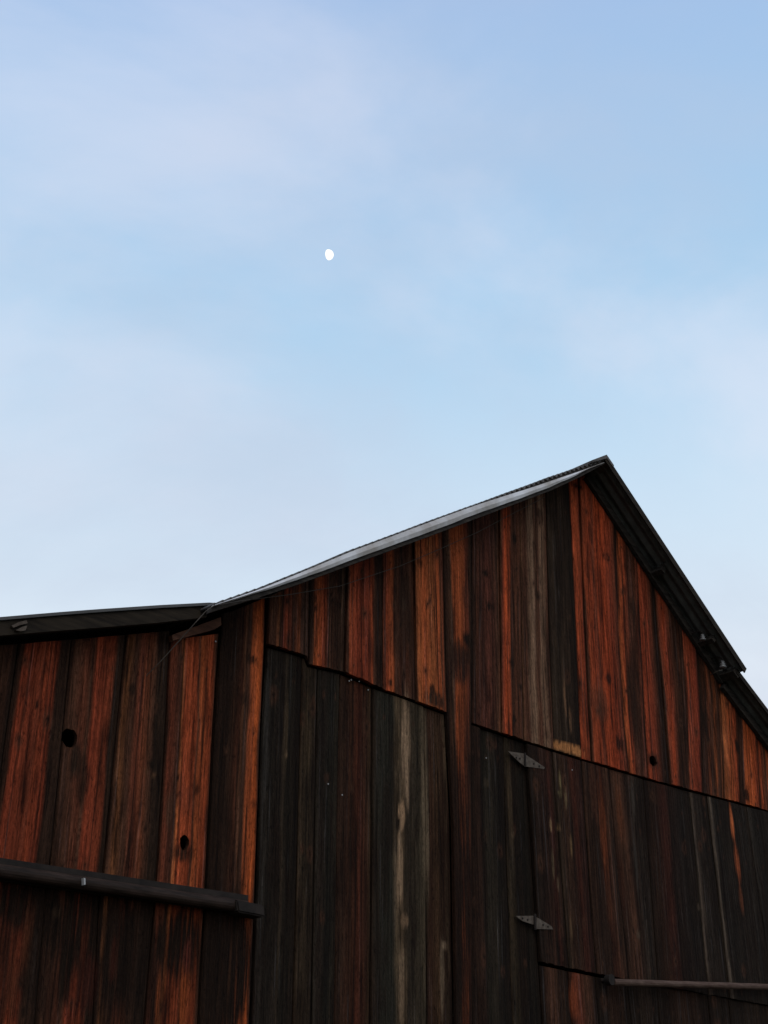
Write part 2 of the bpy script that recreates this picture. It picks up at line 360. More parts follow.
# left bay
b0 = edge((18,646),(4,746)); b1 = edge((72,636),(60,760),(51,858),(45.5,891),(34.6,1024)); b2 = edge((126,636),(115,750),(104,868),(99,907),(93,1024))
b3 = edge((169,654),(164,752),(156,875),(144,1024)); b4 = edge((219,637),(212,745),(205,886),(197.5,1024)); b5 = edge((265,603),(264,645),(259,755),(254,898),(248.5,1024))
def off_edge(e, d): return lambda z: e(z) + d
LB = []
prev = off_edge(b0, 0)
for i, k in enumerate((.26, .5, .78, 1.02, 1.3, 1.55, 1.8, 2.06)):
    nx = off_edge(b0, -k)
    if nx(3) < UL + .05: break
    LB.append(dict(ea=nx, eb=prev, ztop=top, zbot=floor0, stripes=random.choice([[(0,DRK),(.3,BRN),(.9,BLK)], [(0,RED),(.6,ORR),(.9,BLK)]]), y=random.uniform(0,.006), cell=.03, row=.1)); prev = nx
def hole(px, py, rx, ry):
    u, z = at(px, py); return (u, z, abs(at(px+rx, py)[0]-u), abs(at(px, py+ry)[1]-z))
LB[0].update(stripes=[(0,BRN),(.5,DRK),(.85,C(46,33,27)),(.95,BLK)]) if LB else None
LB += [
 dict(ea=b0, eb=b1, ztop=top, zbot=floor0, y=.003, stripes=[(0,BLK),(.09,DRK),(.14,RED),(.45,C(104,46,30)),(.5,C(92,42,28)),(.56,C(116,50,31)),(.72,RED),(.8,GRN),(1,GRN)], gap=.006),
 dict(ea=b1, eb=b2, ztop=top, zbot=floor0, y=0, stripes=[(0,DRK),(.1,BRN),(.35,C(80,42,30)),(.42,BRN),(.5,RED),(.78,C(106,47,30)),(.87,GRN),(1,GRN)], gap=.008, holes=[hole(69.5,738,8,9.5)]),
 dict(ea=b2, eb=b3, ztop=top, zbot=floor0, y=.004, stripes=[(0,BRN),(.08,C(92,54,33)),(.25,BRN),(.4,RBR),(.55,C(96,50,33)),(.7,BRN),(.78,GRN),(1,GRN)], gap=.006, rough=1.3),
 dict(ea=b3, eb=b4, ztop=zline((166,641),(218,634)), zbot=floor0, y=.006, stripes=[(0,DRK),(.08,RBR),(.25,C(62,36,28)),(.3,LOR),(.36,ORR),(.6,ORR),(.64,BRN),(.68,ORG),(.9,ORR),(1,BRN)], gap=.01, holes=[hole(183,843,4.6,7.5)]),
 dict(ea=b4, eb=b5, ztop=top, zbot=floor0, y=.012, stripes=[(0,BLK),(.3,BLK),(.36,DRK),(.5,C(56,37,29)),(.56,C(78,48,34)),(.6,DRK),(.66,BRN),(.72,ORG),(.9,C(148,68,34)),(.97,BRN),(1,BLK)], gap=.012),
]
siding('lean_to_wall', LB, barn, 'red-brown left bay wall of wide planks with two knot holes')

# upper gable planks, hanging over the doors
seamL = zline((264,645),(303.7,657),(306,665),(340,673),(376,689),(400,697),(447,715))
seamR = zline((478,727),(560,754),(640,778),(700,794),(768,812))
seam_any = lambda u: seamL(u) if u < at(450,715)[0] else seamR(u)
u1 = edge((306.5,589),(305.6,658)); u2 = edge((343,578),(341,669)); u3 = edge((378.5,564),(378.5,688)); u4 = edge((410,544),(413,704)); u5 = edge((439,536),(443.5,716))
u5b = edge((439,536),(443.5,716),(449,820),(452,1024)); u6 = edge((468.4,525),(468,786),(468,1024)); u7 = edge((496,525),(498,731)); u8 = edge((516,505),(520,740)); u9 = edge((543,510),(545.5,630),(550,740)); u10 = edge((566.5,501),(572.5,622),(577.4,755))
u11 = edge((578,543),(581.5,625),(588,757)); u12 = edge((611,534),(614,622),(619,711),(624,762)); u13 = edge((633,566),(636,622),(644,771)); u14 = edge((653,610),(656.7,660),(666.7,780)); u15 = edge((679,660),(681,693),(685,788)); u16 = edge((694,665),(696,693),(699,792)); u17 = edge((715,685),(716.7,698),(720,798)); u18 = edge((733,710),(736,802)); u19 = edge((752,735),(756,807)); u20 = edge((772,752),(778,815))
cen = edge((478,727),(482,860),(486,1024))
UB = [
 dict(ea=b5, eb=u1, stripes=[(0,DRK),(.14,BRN),(.2,C(60,40,30)),(.25,C(98,56,36)),(.3,DRK),(.4,RED),(.58,RBR),(.62,DRK),(.74,C(108,54,32)),(.8,BRN),(1,GRN)]),
 dict(ea=u1, eb=u2, stripes=[(0,BLK),(.1,BRN),(.14,ORG),(.42,ORR),(.52,BRN),(.62,DRK),(.82,GRN),(.88,C(56,48,40)),(1,BLK)]),
 dict(ea=u2, eb=u3, stripes=[(0,DRK),(.08,BRN),(.12,C(118,52,31)),(.35,RED),(.6,RED),(.72,C(130,58,34)),(.78,BRN),(.82,GRN),(1,GRN)]),
 dict(ea=u3, eb=u4, stripes=[(0,BLK),(.08,RBR),(.14,ORR),(.32,ORG),(.42,BRN),(.55,DRK),(.8,DRK),(.88,BRN),(1,DRK)]),
 dict(ea=u4, eb=u5, stripes=[(0,BRN),(.08,LOR),(.3,ORG),(.55,LOR),(.8,ORG),(.88,BRN),(.93,C(100,50,32)),(1,BLK)]),
 dict(ea=u6, eb=u7, stripes=[(0,BLK),(.12,DRK),(.3,PUR),(.55,C(82,44,35)),(.7,PUR),(.9,BRN),(.95,C(100,60,42)),(1,DRK)], rough=1.2),
 dict(ea=u7, eb=u8, stripes=[(0,C(100,62,44)),(.08,RBR),(.16,C(134,58,38)),(.22,C(150,62,33)),(.42,ORR),(.5,BRN),(.58,C(52,38,31)),(.8,C(70,50,40)),(1,BRN)]),
 dict(ea=u8, eb=u9, stripes=[(0,C(78,60,48)),(.15,C(66,46,38)),(.3,GRY),(.42,LGR),(.5,C(78,62,52)),(.6,C(72,52,44)),(.7,C(102,76,62)),(.82,GRY),(.92,C(66,50,42)),(1,DRK)]),
 dict(ea=u9, eb=u10, stripes=[(0,GRN),(.1,C(44,40,34)),(.4,C(38,34,29)),(.5,C(54,48,41)),(.6,C(40,35,30)),(1,BLK)]),
 dict(ea=u10, eb=u11, stripes=[(0,RBR),(.12,C(144,62,37)),(.6,ORR),(.85,RED),(1,BLK)]),
 dict(ea=u11, eb=u12, stripes=[(0,BRN),(.08,ORR),(.25,C(124,52,31)),(.34,RBR),(.4,C(130,54,31)),(.6,C(138,55,30)),(.8,RED),(.9,RBR),(1,BLK)]),
 dict(ea=u12, eb=u13, stripes=[(0,BRN),(.07,ORG),(.3,ORR),(.42,RBR),(.55,C(62,36,28)),(.8,DRK),(.92,RBR),(1,BLK)], rough=1.3),
 dict(ea=u13, eb=u14, stripes=[(0,RBR),(.1,C(120,50,30)),(.4,RED),(.6,RBR),(.72,DRK),(.82,BLK),(1,BLK)]),
 dict(ea=u14, eb=u15, stripes=[(0,BRN),(.07,C(118,54,36)),(.25,C(128,52,30)),(.42,RBR),(.5,DRK),(.7,GRN),(.88,DRK),(1,BRN)]),
 dict(ea=u15, eb=u16, stripes=[(0,BRN),(.15,C(122,55,36)),(.5,RED),(.75,C(110,46,32)),(1,BLK)]),
 dict(ea=u16, eb=u17, stripes=[(0,BLK),(.25,DRK),(.4,C(92,48,32)),(.55,BRN),(.65,C(122,62,36)),(.8,BRN),(.9,DRK),(1,C(124,70,44))]),
 dict(ea=u17, eb=u18, stripes=[(0,BRN),(.1,LOR),(.5,ORG),(.8,ORR),(1,DRK)]),
 dict(ea=u18, eb=u19, stripes=[(0,BLK),(.2,DRK),(.28,ORG),(.55,C(150,68,35)),(.85,ORR),(1,DRK)]),
 dict(ea=u19, eb=u20, stripes=[(0,BLK),(.15,ORR),(.35,BRN),(.45,ORG),(.8,ORR),(1,DRK)]),
]
for i, b in enumerate(UB):
    if i != 8: b['stripes'] = [(p_, C(54,36,28) if c_ is DRK else DRK if c_ is GRN else c_) for p_, c_ in b['stripes']]     # browner than the doors
    b.update(ztop=top, zbot=seam_any, y=.028 + random.uniform(0, .012), gap=random.uniform(.005, .010))
UB[12]['gap'] = .016; UB[0]['gap'] = .008; UB[3]['gap'] = .009
UB[12]['holes'] = [hole(649.5,762,3.6,5)]
prev = u20
k = 0
while True:
    k += 1; nx = off_edge(u20, .26*k)
    if nx(4) > UR - .1: break
    UB.append(dict(ea=prev, eb=nx, ztop=top, zbot=seam_any, stripes=random.choice([[(0,BLK),(.2,ORR),(.8,RED),(1,DRK)], [(0,DRK),(.4,BRN),(.8,ORR),(1,BLK)]]), y=.03, cell=.03, row=.08)); prev = nx
# the two planks between the doors run down past the seam
UB.append(dict(ea=u5b, eb=u6, ztop=top, zbot=floor0, y=.034, gap=.006, stripes=[(0,BLK),(.12,DRK),(.25,C(72,48,36)),(.35,ORG),(.7,C(124,60,34)),(.82,RBR),(.9,DRK),(1,BLK)]))
UB.append(dict(ea=u6, eb=cen, ztop=lambda u: seamR(u)-.012 if u > at(470,722)[0] else seamR(u)-.012, zbot=floor0, y=.020, gap=.005, stripes=[(0,BLK),(.4,DRK),(.7,C(46,36,31)),(1,BLK)]))
stain_or_shade(456,880,19,190,C(30,22,18),.97,.45); stain_or_shade(455,668,14,22,C(40,30,27),.85,.4); stain_or_shade(463,780,4,120,C(34,27,24),.7,.3); stain_or_shade(458,1010,18,80,C(26,22,20),.7,.3)
siding('gable_wall', UB, barn, 'orange and red-brown upper gable wall of uneven vertical planks')

# left door
d1 = edge((301,667),(297.5,800),(292,1024)); d2 = edge((317.4,671),(316,750),(311,1024)); d3 = edge((339,680),(336.5,800),(333,1024)); d4 = edge((371,689),(371,780),(369,1024)); d5 = edge((423,709),(424.7,820),(426,1024))
dl = off_edge(b5, .022)
DB = [
 dict(ea=dl, eb=d1, stripes=[(0,C(48,52,54)),(.1,C(40,42,42)),(.18,C(28,28,26)),(.5,C(30,29,27)),(.56,C(44,42,37)),(.64,C(28,28,25)),(1,BLK)]),
 dict(ea=d1, eb=d2, stripes=[(0,C(54,50,43)),(.3,C(46,43,36)),(.8,C(36,33,28)),(1,BLK)]),
 dict(ea=d2, eb=d3, stripes=[(0,C(40,42,40)),(.2,CHR),(.6,C(27,29,27)),(.9,C(38,38,34)),(1,BLK)]),
 dict(ea=d3, eb=d4, stripes=[(0,DRK),(.12,C(42,33,28)),(.4,C(52,36,28)),(.6,C(60,36,28)),(.85,C(46,33,27)),(.96,C(56,48,38)),(1,BLK)]),
 dict(ea=d4, eb=d5, stripes=[(0,GRN),(.15,C(34,38,36)),(.36,C(32,36,34)),(.44,C(72,69,59)),(.56,C(70,66,56)),(.64,C(38,37,33)),(.85,C(50,50,44)),(.95,C(66,66,58)),(1,BLK)]),
 dict(ea=d5, eb=u5b, stripes=[(0,BLK),(.15,C(48,36,29)),(.45,C(56,46,36)),(.7,C(42,34,28)),(.9,C(62,58,50)),(1,BLK)]),
]
for b in DB: b.update(ztop=shift(seamL, -.012), zbot=const(.1), y=random.uniform(.002,.009), gap=random.uniform(.003,.006))
DB[1]['gap'] = .012; DB[3]['y'] = .004; DB[4]['y'] = .012; DB[4]['gap'] = .011
siding('door', DB, barn, 'charcoal plank door with one pale grey streaked board')

# right-hand fixed boards and the hinged loft door
r1 = edge((503,738),(506,860),(512,1024)); r2 = edge((525,756),(534,900),(538,962),(542,1024)); r3 = edge((550,758),(555,827),(566,962)); r4 = edge((579,766),(588,900),(594,972)); r5 = edge((606,774),(618,900),(626,978)); r6 = edge((640.5,782),(653.6,957)); r7 = edge((687.5,797),(703,957)); r8 = edge((705,804),(722.5,957)); r9 = edge((744,812),(765,957)); r10 = edge((776,820),(800,957))
RB = [dict(ea=cen, eb=r1, stripes=[(0,BLK),(.2,C(30,31,28)),(.45,C(38,38,34)),(.6,C(26,26,24)),(1,BLK)], ztop=shift(seamR,-.012), zbot=floor0, y=.004),
      dict(ea=r1, eb=r2, stripes=[(0,C(46,44,37)),(.22,C(40,38,31)),(.34,BLK),(.8,C(22,22,20)),(1,BLK)], ztop=shift(seamR,-.012), zbot=floor0, y=.002)]
hb = zline((540,962.5),(575,970),(610,977),(768,1006))
low = [(r2, r3, [(0,BLK),(.4,BRN),(.6,DRK),(1,BLK)]), (r3, r4, [(0,DRK),(.3,RBR),(.6,BRN),(1,BLK)]), (r4, r5, [(0,BLK),(.5,DRK),(1,BLK)]), (r5, r6, [(0,BLK),(.5,GRN),(1,BLK)]), (r6, r7, [(0,BLK),(.5,DRK),(1,BLK)]), (r7, r8, [(0,GRN),(1,BLK)]), (r8, r9, [(0,BLK),(.5,GRN),(1,BLK)]), (r9, r10, [(0,BLK),(.5,GRN),(1,BLK)])]
for ea, eb, st in low: RB.append(dict(ea=ea, eb=eb, stripes=st, ztop=lambda u: hb(u) - (.02 if u < at(606,978)[0] else .003), zbot=floor0, y=.008))
prev = r10
k = 0
while True:
    k += 1; nx = off_edge(r10, .26*k)
    if nx(3) > UR - .1: break
    RB.append(dict(ea=prev, eb=nx, stripes=[(0,BLK),(.5,DRK),(1,BLK)], ztop=shift(seamR,-.012), zbot=floor0, y=.0, cell=.03, row=.1)); prev = nx
siding('lower_wall', RB, barn, 'blackened lower wall planks below the gable')
HB = [
 (r2, r3, [(0,BLK),(.15,C(34,29,26)),(.5,C(42,31,27)),(.75,C(50,31,27)),(.9,DRK),(1,BLK)]),
 (r3, r4, [(0,C(46,42,36)),(.2,C(50,40,33)),(.45,C(46,34,28)),(.6,C(58,35,29)),(.85,C(46,30,27)),(1,BLK)]),
 (r4, r5, [(0,DRK),(.4,C(34,27,23)),(.6,C(50,32,25)),(.85,BRN),(1,BLK)]),
 (r5, r6, [(0,DRK),(.3,BRN),(.5,C(36,29,25)),(.75,C(42,41,39)),(.85,C(32,29,26)),(1,BLK)]),
 (r6, r7, [(0,BLK),(.15,DRK),(.35,C(44,28,24)),(.55,C(30,25,23)),(.8,C(26,25,24)),(1,BLK)]),
 (r7, r8, [(0,C(50,50,48)),(.08,C(78,77,74)),(.15,C(60,59,57)),(.24,C(32,31,30)),(1,BLK)]),
 (r8, r9, [(0,C(48,48,46)),(.06,C(76,76,73)),(.11,C(40,40,38)),(.16,C(26,26,25)),(.5,C(28,26,24)),(.85,C(30,30,29)),(1,BLK)]),
 (r9, r10, [(0,C(42,44,44)),(.15,C(28,29,29)),(.6,C(30,29,28)),(1,BLK)]),
]
HB = [dict(ea=a, eb=b, stripes=s, ztop=shift(seamR, -.014), zbot=hb, y=.020+random.uniform(0,.007), gap=random.uniform(.003,.006)) for a, b, s in HB]
HB[3]['gap'] = .008; HB[4]['gap'] = .012; HB[5]['gap'] = .01
loft = siding('loft_door', HB, barn, 'blackened hinged loft door with two pale strap hinges')

# hinges, children of the loft door
def hinge(tl, tr, pin):
    bm = bmesh.new()
    for poly in (tl, tr): prism(bm, [a2(p, .028) for p in poly], -.030, -.0235)
    n0 = len(bm.faces)
    p0 = a2(pin[0], .03); p1 = a2(pin[1], .03)
    tube(bm, [(p0[0], -.031, p0[1]), (p1[0], -.031, p1[1])], .008, 8)
    for poly in (tl, tr):                                         # bolt heads
        q = [a2(p, .03) for p in poly]; c0 = (sum(p[0] for p in q)/len(q), sum(p[1] for p in q)/len(q))
        for e_ in (.15, -.4):
            cx, cz = c0[0] + (p0[0]-c0[0])*e_, c0[1] + ((p0[1]+p1[1])/2-c0[1])*e_
            prism(bm, [(cx+.006*math.cos(k*math.pi/3), cz+.006*math.sin(k*math.pi/3)) for k in range(6)], -.035, -.029)
    bm.faces.ensure_lookup_table()
    for f in bm.faces[n0:]: f.material_index = 1
    link('hinge', bm, [M_hinge, M_iron], loft)
hinge([(507.6,751.2),(523.6,753.6),(523.6,765.5),(520,763)], [(525.9,755),(544.5,767.2),(544,769),(525.9,766.6)], ((524.7,753),(524.9,767)))
hinge([(515.5,916),(533.2,915.8),(533.2,924.6),(522,921)], [(536.4,917.2),(551,926),(553,929.4),(536.4,929)], ((534.8,914),(535.2,930)))

# nail heads
nm = None
for (x, y, o_) in ((351,680,.014),(359,681.5,.014),(368,690,.014),(215.5,641.5,.014),(328,784,.018),(342,795,.018),(486,758,.014),(349,681,.014),(572,770,.028)):
    u, z = a2((x, y), o_)
    bm = bmesh.new()
    if nm is None:
        lathe(bm, [(.004,0),(.005,.002),(.0035,.004)], (0,0,0), 8); bm.transform(Matrix.Rotation(R(90), 4, 'X'))
        no = link('nail', bm, M_nail, barn); nm = no.data
    else:
        bm.free(); no = bpy.data.objects.new('nail', nm); col.objects.link(no); no.parent = barn
    no.location = (u, -o_, z)

# ------------------------------------------------------------------ roofs
def offset_line(line, d):
    out = []
    for i, p in enumerate(line):
        a = line[max(0, i-1)]; b = line[min(len(line)-1, i+1)]
        t = Vector((b[0]-a[0], b[1]-a[1])).normalized(); out.append((p[0] + t.y*d, p[1] - t.x*d))
    return out
# left slope: sheets laid with their ribs across the slope, so the rake edge shows every wave
L = [sum((Vector(b)-Vector(a)).length for a, b in zip(rake_top[:i+1], rake_top[1:i+1])) for i in range(len(rake_top))]
def along(line, lens, s):
    for i in range(len(line)-1):
        if s <= lens[i+1] or i == len(line)-2:
            t = (s-lens[i])/(lens[i+1]-lens[i]); return (line[i][0] + (line[i+1][0]-line[i][0])*t, line[i][1] + (line[i+1][1]-line[i][1])*t)
bm = bmesh.new()
PIT = .062; ns = int(L[-1]/PIT*8)
rows_t, rows_b = [], []
ys = [-OH, -OH+.25, .6, 3, DEPTH]
prof = []
for i in range(ns+1):
    s = L[-1]*i/ns; p = along(rake_top, L, s); q = along(rake_top, L, min(L[-1], s+.02)); q0 = along(rake_top, L, max(0, s-.02))
    t = Vector((q[0]-q0[0], q[1]-q0[1])).normalized(); nrm = Vector((-t.y, t.x))
    w = .0085*math.sin(2*math.pi*s/PIT) - .010 + .002*n3(s*3, 0, 2)
    prof.append((Vector(p) + nrm*w, Vector(p) + nrm*(w-.006)))
for y in ys:
    rows_t.append([bm.verts.new((p.x, y, p.y)) for p, _ in prof]); rows_b.append([bm.verts.new((q.x, y, q.y)) for _, q in prof])
for k in range(len(ys)-1):
    for i in range(ns):
        bm.faces.new([rows_t[k][i], rows_t[k][i+1], rows_t[k+1][i+1], rows_t[k+1][i]])
        bm.faces.new([rows_b[k][i], rows_b[k+1][i], rows_b[k+1][i+1], rows_b[k][i+1]])
for i in range(ns):
    bm.faces.new([rows_t[0][i], rows_b[0][i], rows_b[0][i+1], rows_t[0][i+1]]); bm.faces.new([rows_t[-1][i], rows_t[-1][i+1], rows_b[-1][i+1], rows_b[-1][i]])
bmesh.ops.recalc_face_normals(bm, faces=bm.faces)
link('roof_slope', bm, M_roof, barn, False)
# pale flashing along the left rake, bowed as in the photograph
fb = [a2(p, OH) for p in ((212,606.5),(240,598),(270,589),(320,572),(350,560.5),(400,542.5),(440,528),(480,512.5),(520,498.5),(550,487),(575,476),(603,461))]
uA, uB = a2((470,503), OH)[0], a2((555,474), OH)[0]
ft = [(p[0], p[1]-.016-.026*sm(uA, uB, p[0])) for p in (along(rake_top, L, L[-1]*k/60) for k in range(61))]
us = [fb[0][0] + (fb[-1][0]-fb[0][0])*i/80 for i in range(81)]
bm = bmesh.new()
fr = []
for u in us:
    zt = interp(ft, u); zb = min(interp(fb, u) + .004*n3(u*7, 1, 1), zt-.006); tw = .006*n3(u*2.5, 4, 4)
    fr.append([bm.verts.new((u, -OH-.004+tw, zt)), bm.verts.new((u, -OH-.006-tw-.006, (zt*.45+zb*.55))), bm.verts.new((u, -OH-.004, zb)), bm.verts.new((u, -OH+.004, zb)), bm.verts.new((u, -OH+.004, zt))])
for a, b in zip(fr, fr[1:]):
    for i in range(5): bm.faces.new([a[i], b[i], b[(i+1) % 5], a[(i+1) % 5]])
bm.faces.new(fr[0]); bm.faces.new(fr[-1][::-1]); bmesh.ops.recalc_face_normals(bm, faces=bm.faces)
o = link('rake_flashing', bm, M_galv, barn); o['label'] = 'pale grey metal flashing along the left rake'
# rake board behind it
rb_t = offset_line(rake_top, .012); rb = [(p[0], interp(fb, p[0]) - .03) for p in rake_top]
bm = bmesh.new(); prism(bm, rb_t + rb[::-1], -OH+.008, -OH+.045); link('rake_board', bm, M_beam, barn)
# right slope: ribs run down the slope, two lapped courses
def slope_sheet(p0, p1, y0, y1, drop=0.0, pit=.076, amp=.009, name='roof_slope', m=M_under):
    bm = bmesh.new(); d = (Vector(p1)-Vector(p0)); nrm = Vector((-d.y, d.x)).normalized()
    if nrm.y < 0: nrm = -nrm
    yy = []; y = y0
    while y < y0 + 1.3: yy.append(y); y += pit/10
    while y < y1: yy.append(y); y += .25
    yy.append(y1); K_ = 7
    def pt(k, y, th):
        s = k/K_; w = amp*math.sin(2*math.pi*(y-y0)/pit) if y < y0+1.3 else 0
        p = Vector(p0) + d*s + nrm*(w - th - drop - .012*math.sin(math.pi*s)*0 + .004*n3(s*4, y*.8, p0[0])); return (p.x, y, p.y)
    T = [[bm.verts.new(pt(k, y, 0)) for y in yy] for k in range(K_+1)]; B = [[bm.verts.new(pt(k, y, .004)) for y in yy] for k in range(K_+1)]
    n = len(yy)
    for k in range(K_):
        for i in range(n-1):
            bm.faces.new([T[k][i], T[k+1][i], T[k+1][i+1], T[k][i+1]]); bm.faces.new([B[k][i], B[k][i+1], B[k+1][i+1], B[k+1][i]])
        bm.faces.new([T[k][0], B[k][0], B[k+1][0], T[k+1][0]]); bm.faces.new([T[k][-1], T[k+1][-1], B[k+1][-1], B[k][-1]])
    for i in range(n-1):
        bm.faces.new([T[0][i], T[0][i+1], B[0][i+1], B[0][i]]); bm.faces.new([T[-1][i], B[-1][i], B[-1][i+1], T[-1][i+1]])
    bmesh.ops.recalc_face_normals(bm, faces=bm.faces)
    return link(name, bm, m, barn, False)
def lerp2(a, b, t): return (a[0]+(b[0]-a[0])*t, a[1]+(b[1]-a[1])*t)
mid = lerp2(apex, stp, .47)
slope_sheet(apex, lerp2(apex, stp, .5), -OH, DEPTH)
slope_sheet(mid, stp, -OH+.006, DEPTH, drop=.014)
# thin edge strip of the right rake
def strip(p0, p1, y0, y1, up, dn, m, name, taper=0):
    d = (Vector(p1)-Vector(p0)).normalized(); nr = Vector((-d.y, d.x)); nr = nr if nr.y > 0 else -nr
    a, b = Vector(p0), Vector(p1)
    bm = bmesh.new(); prism(bm, [tuple(a+nr*up), tuple(b+nr*up), tuple(b-nr*dn), tuple(a-nr*dn)], y0, y1); return link(name, bm, m, barn)
strip(lerp2(apex, stp, .004), stp, -OH-.012, -OH-.003, .012, .042, M_fascia, 'rake_trim')
# ridge cap
bm = bmesh.new()
pl = lerp2(rake_top[-1], rake_top[-2], .6); pr = lerp2(apex, stp, .045)
prism(bm, [(pl[0], pl[1]+.012), (apex[0], apex[1]+.014), (pr[0]+.008, pr[1]+.012), (pr[0]+.004, pr[1]-.012), (apex[0], apex[1]-.018), (pl[0], pl[1]-.006)], -OH-.018, DEPTH)
link('ridge_cap', bm, M_roof, barn)
# lower right roof, tucked under the end of the main slope
slope_sheet(lerp2(rl0, right_end, -.03), right_end, -OH+.05, DEPTH, name='lean_to_roof')
strip(lerp2(rl0, right_end, -.02), right_end, -OH+.036, -OH+.047, .012, .03, M_fascia, 'rake_trim')
# left lean-to roof: metal sheet on a heavy fascia
el = [left_end, eave, a2((60,612), OHL), a2((100,609), OHL), a2((160,605), OHL), a2((209,602.5), OHL), a2((219,603), OHL)]
bm = bmesh.new(); prism(bm, el + offset_line(el, .015)[::-1], -OHL, DEPTH)
o = link('lean_to_roof', bm, M_galv2, barn)
fa = offset_line(el, .019); fa = fa[:-1]
fbm = [a2(p, OHL) for p in ((0,635),(60,630),(100,627),(160,622),(208,616.5))]
fbl = [extend(fbm[0], fbm[1], UL)] + fbm
bm = bmesh.new(); prism(bm, fa + fbl[::-1], -OHL+.012, -OHL+.05); link('fascia_board', bm, M_fascia, barn)
# splintered pale end on the fascia
bm = bmesh.new()
for pl_ in (((11,626),(18,622.5),(26,620.5),(27,623.5),(19,625.5),(13,628)), ((15,630.5),(22,627),(26.5,626),(25,630.5),(20,631.5))): prism(bm, [a2(p, OHL) for p in pl_], -OHL-.006, -OHL+.01)
o = link('fascia_patch', bm, M_hinge, barn); o['label'] = 'pale splintered scrap on the left fascia'
# trim piece over the left bay, below the break of the roof
bm = bmesh.new(); prism(bm, [a2(p, .05) for p in ((172,635),(221,617),(221.5,625),(214,629.5),(173,640.5))], -.05, -.016); link('trim_board', bm, M_trim, barn)
# purlin ends below the right overhang
for (t_, dr, m) in ((.485,.0,M_beam), (.82,.0,M_beam), (.985,.0,M_beam)):
    p = lerp2(apex, stp, t_); d = (Vector(stp)-Vector(apex)).normalized(); nr = Vector((d.y, -d.x)); nr = nr if nr.y < 0 else -nr
    c = Vector(p) + nr*.03
    h_ = .02 if t_ < .9 else .035
    bm = bmesh.new(); prism(bm, [tuple(c + d*h_), tuple(c - d*h_), tuple(c - d*h_ + nr*.055), tuple(c + d*h_ + nr*.055)], -OH+.075 if t_ < .8 else -OH+.04, DEPTH-.1); link('purlin', bm, m, barn)
# barge rafter on the wall under the right overhang
p0, p1 = lerp2(apex, stp, .03), lerp2(apex, stp, 1.0)
d = (Vector(p1)-Vector(p0)).normalized(); nr = Vector((d.y, -d.x)); nr = nr if nr.y < 0 else -nr
bm = bmesh.new(); prism(bm, [tuple(Vector(p0)+nr*.035), tuple(Vector(p1)+nr*.035), tuple(Vector(p1)+nr*.1), tuple(Vector(p0)+nr*.1)], -.075, -.042); link('barge_rafter', bm, M_beam, barn)
p1e = lerp2(rl0, right_end, .9)
bm = bmesh.new(); prism(bm, [tuple(Vector(rl0)+nr*.035), tuple(Vector(p1e)+nr*.035), tuple(Vector(p1e)+nr*.1), tuple(Vector(rl0)+nr*.1)], -.078, -.042); link('barge_rafter', bm, M_beam, barn)

# hidden sides of the barn
bm = bmesh.new(); box(bm, UL+.02, UL+.06, .03, DEPTH-.3, 0, interp(ROOFLINE, UL+.02)-.03); link('side_wall', bm, M_dark, barn)
bm = bmesh.new(); box(bm, UR-.14, UR-.1, .03, DEPTH-.3, 0, interp(ROOFLINE, UR-.1)-.035); link('side_wall', bm, M_dark, barn)
bm = bmesh.new()
bk = [(UL+.02, 0)] + [(max(UL+.02, min(UR-.1, u)), interp(ROOFLINE, u)-.05) for u, _ in ROOFLINE] + [(UR-.1, 0)]
prism(bm, bk, DEPTH-.3, DEPTH-.26); link('back_wall', bm, M_dark, barn)

# ------------------------------------------------------------------ rails
def rail(p0, p1, off, prof, name, m, ext0=0, ext1=0):
    a = Vector((at(*p0, off)[0], -off, at(*p0, off)[1])); b = Vector((at(*p1, off)[0], -off, at(*p1, off)[1])); t = (b-a).normalized()
    a = a - t*ext0; b = b + t*ext1
    up = Vector((-t.z, 0, t.x)); bm = bmesh.new(); n = 24; rings = []
    for k in range(n+1):
        c = a + (b-a)*k/n; wv = .002*n3(k*.9, 3, 1)
        rings.append([bm.verts.new(c + Vector((0, y, 0)) + up*(z+wv)) for y, z in prof])
    q = len(prof)
    for r0, r1_ in zip(rings, rings[1:]):
        for i in range(q): bm.faces.new([r0[i], r0[(i+1) % q], r1_[(i+1) % q], r1_[i]])
    bm.faces.new(rings[0]); bm.faces.new(rings[-1][::-1]); bmesh.ops.recalc_face_normals(bm, faces=bm.faces)
    return link(name, bm, m, barn, False)
rp = [(0.031*math.cos(k*math.pi/8), .031*math.sin(k*math.pi/8)) for k in range(16)]
lr = rail((0,871),(246,907), .075, rp, 'door_rail', M_rail, 2.0, 0)
bm = bmesh.new(); q0, q1 = at(0,870,.03), at(246,904,.03); e_ = extend(q0, q1, UL+.1)
prism(bm, [(e_[0], e_[1]+.066), (q1[0], q1[1]+.042), (q1[0], q1[1]-.05), (e_[0], e_[1]-.045)], -.045, -.018); link('rail_cleat', bm, M_iron, lr)
lr['label'] = 'dark rounded rail across the left bay'
bm = bmesh.new(); pl = [a2(p, .1) for p in ((234,900),(262,905.5),(263,917.5),(236,912.5))]; prism(bm, pl, -.12, -.02)
bmesh.ops.bevel(bm, geom=bm.edges[:], offset=.008, segments=2, affect='EDGES'); link('rail_bracket', bm, M_iron, lr)
bm = bmesh.new(); pl = [a2(p, .125) for p in ((83.4,878),(85.0,878.3),(85.3,884.5),(83.8,885))]; prism(bm, pl, -.128, -.108); link('rail_clip', bm, M_nail, lr)
pp = [(.022*math.cos(k*math.pi/6), .022*math.sin(k*math.pi/6)) for k in range(12)]
rr = rail((613,982.3),(768,987), .075, pp, 'door_rail', M_pipe, 0, 1.4); rr['label'] = 'thin rusty pipe rail at the lower right'
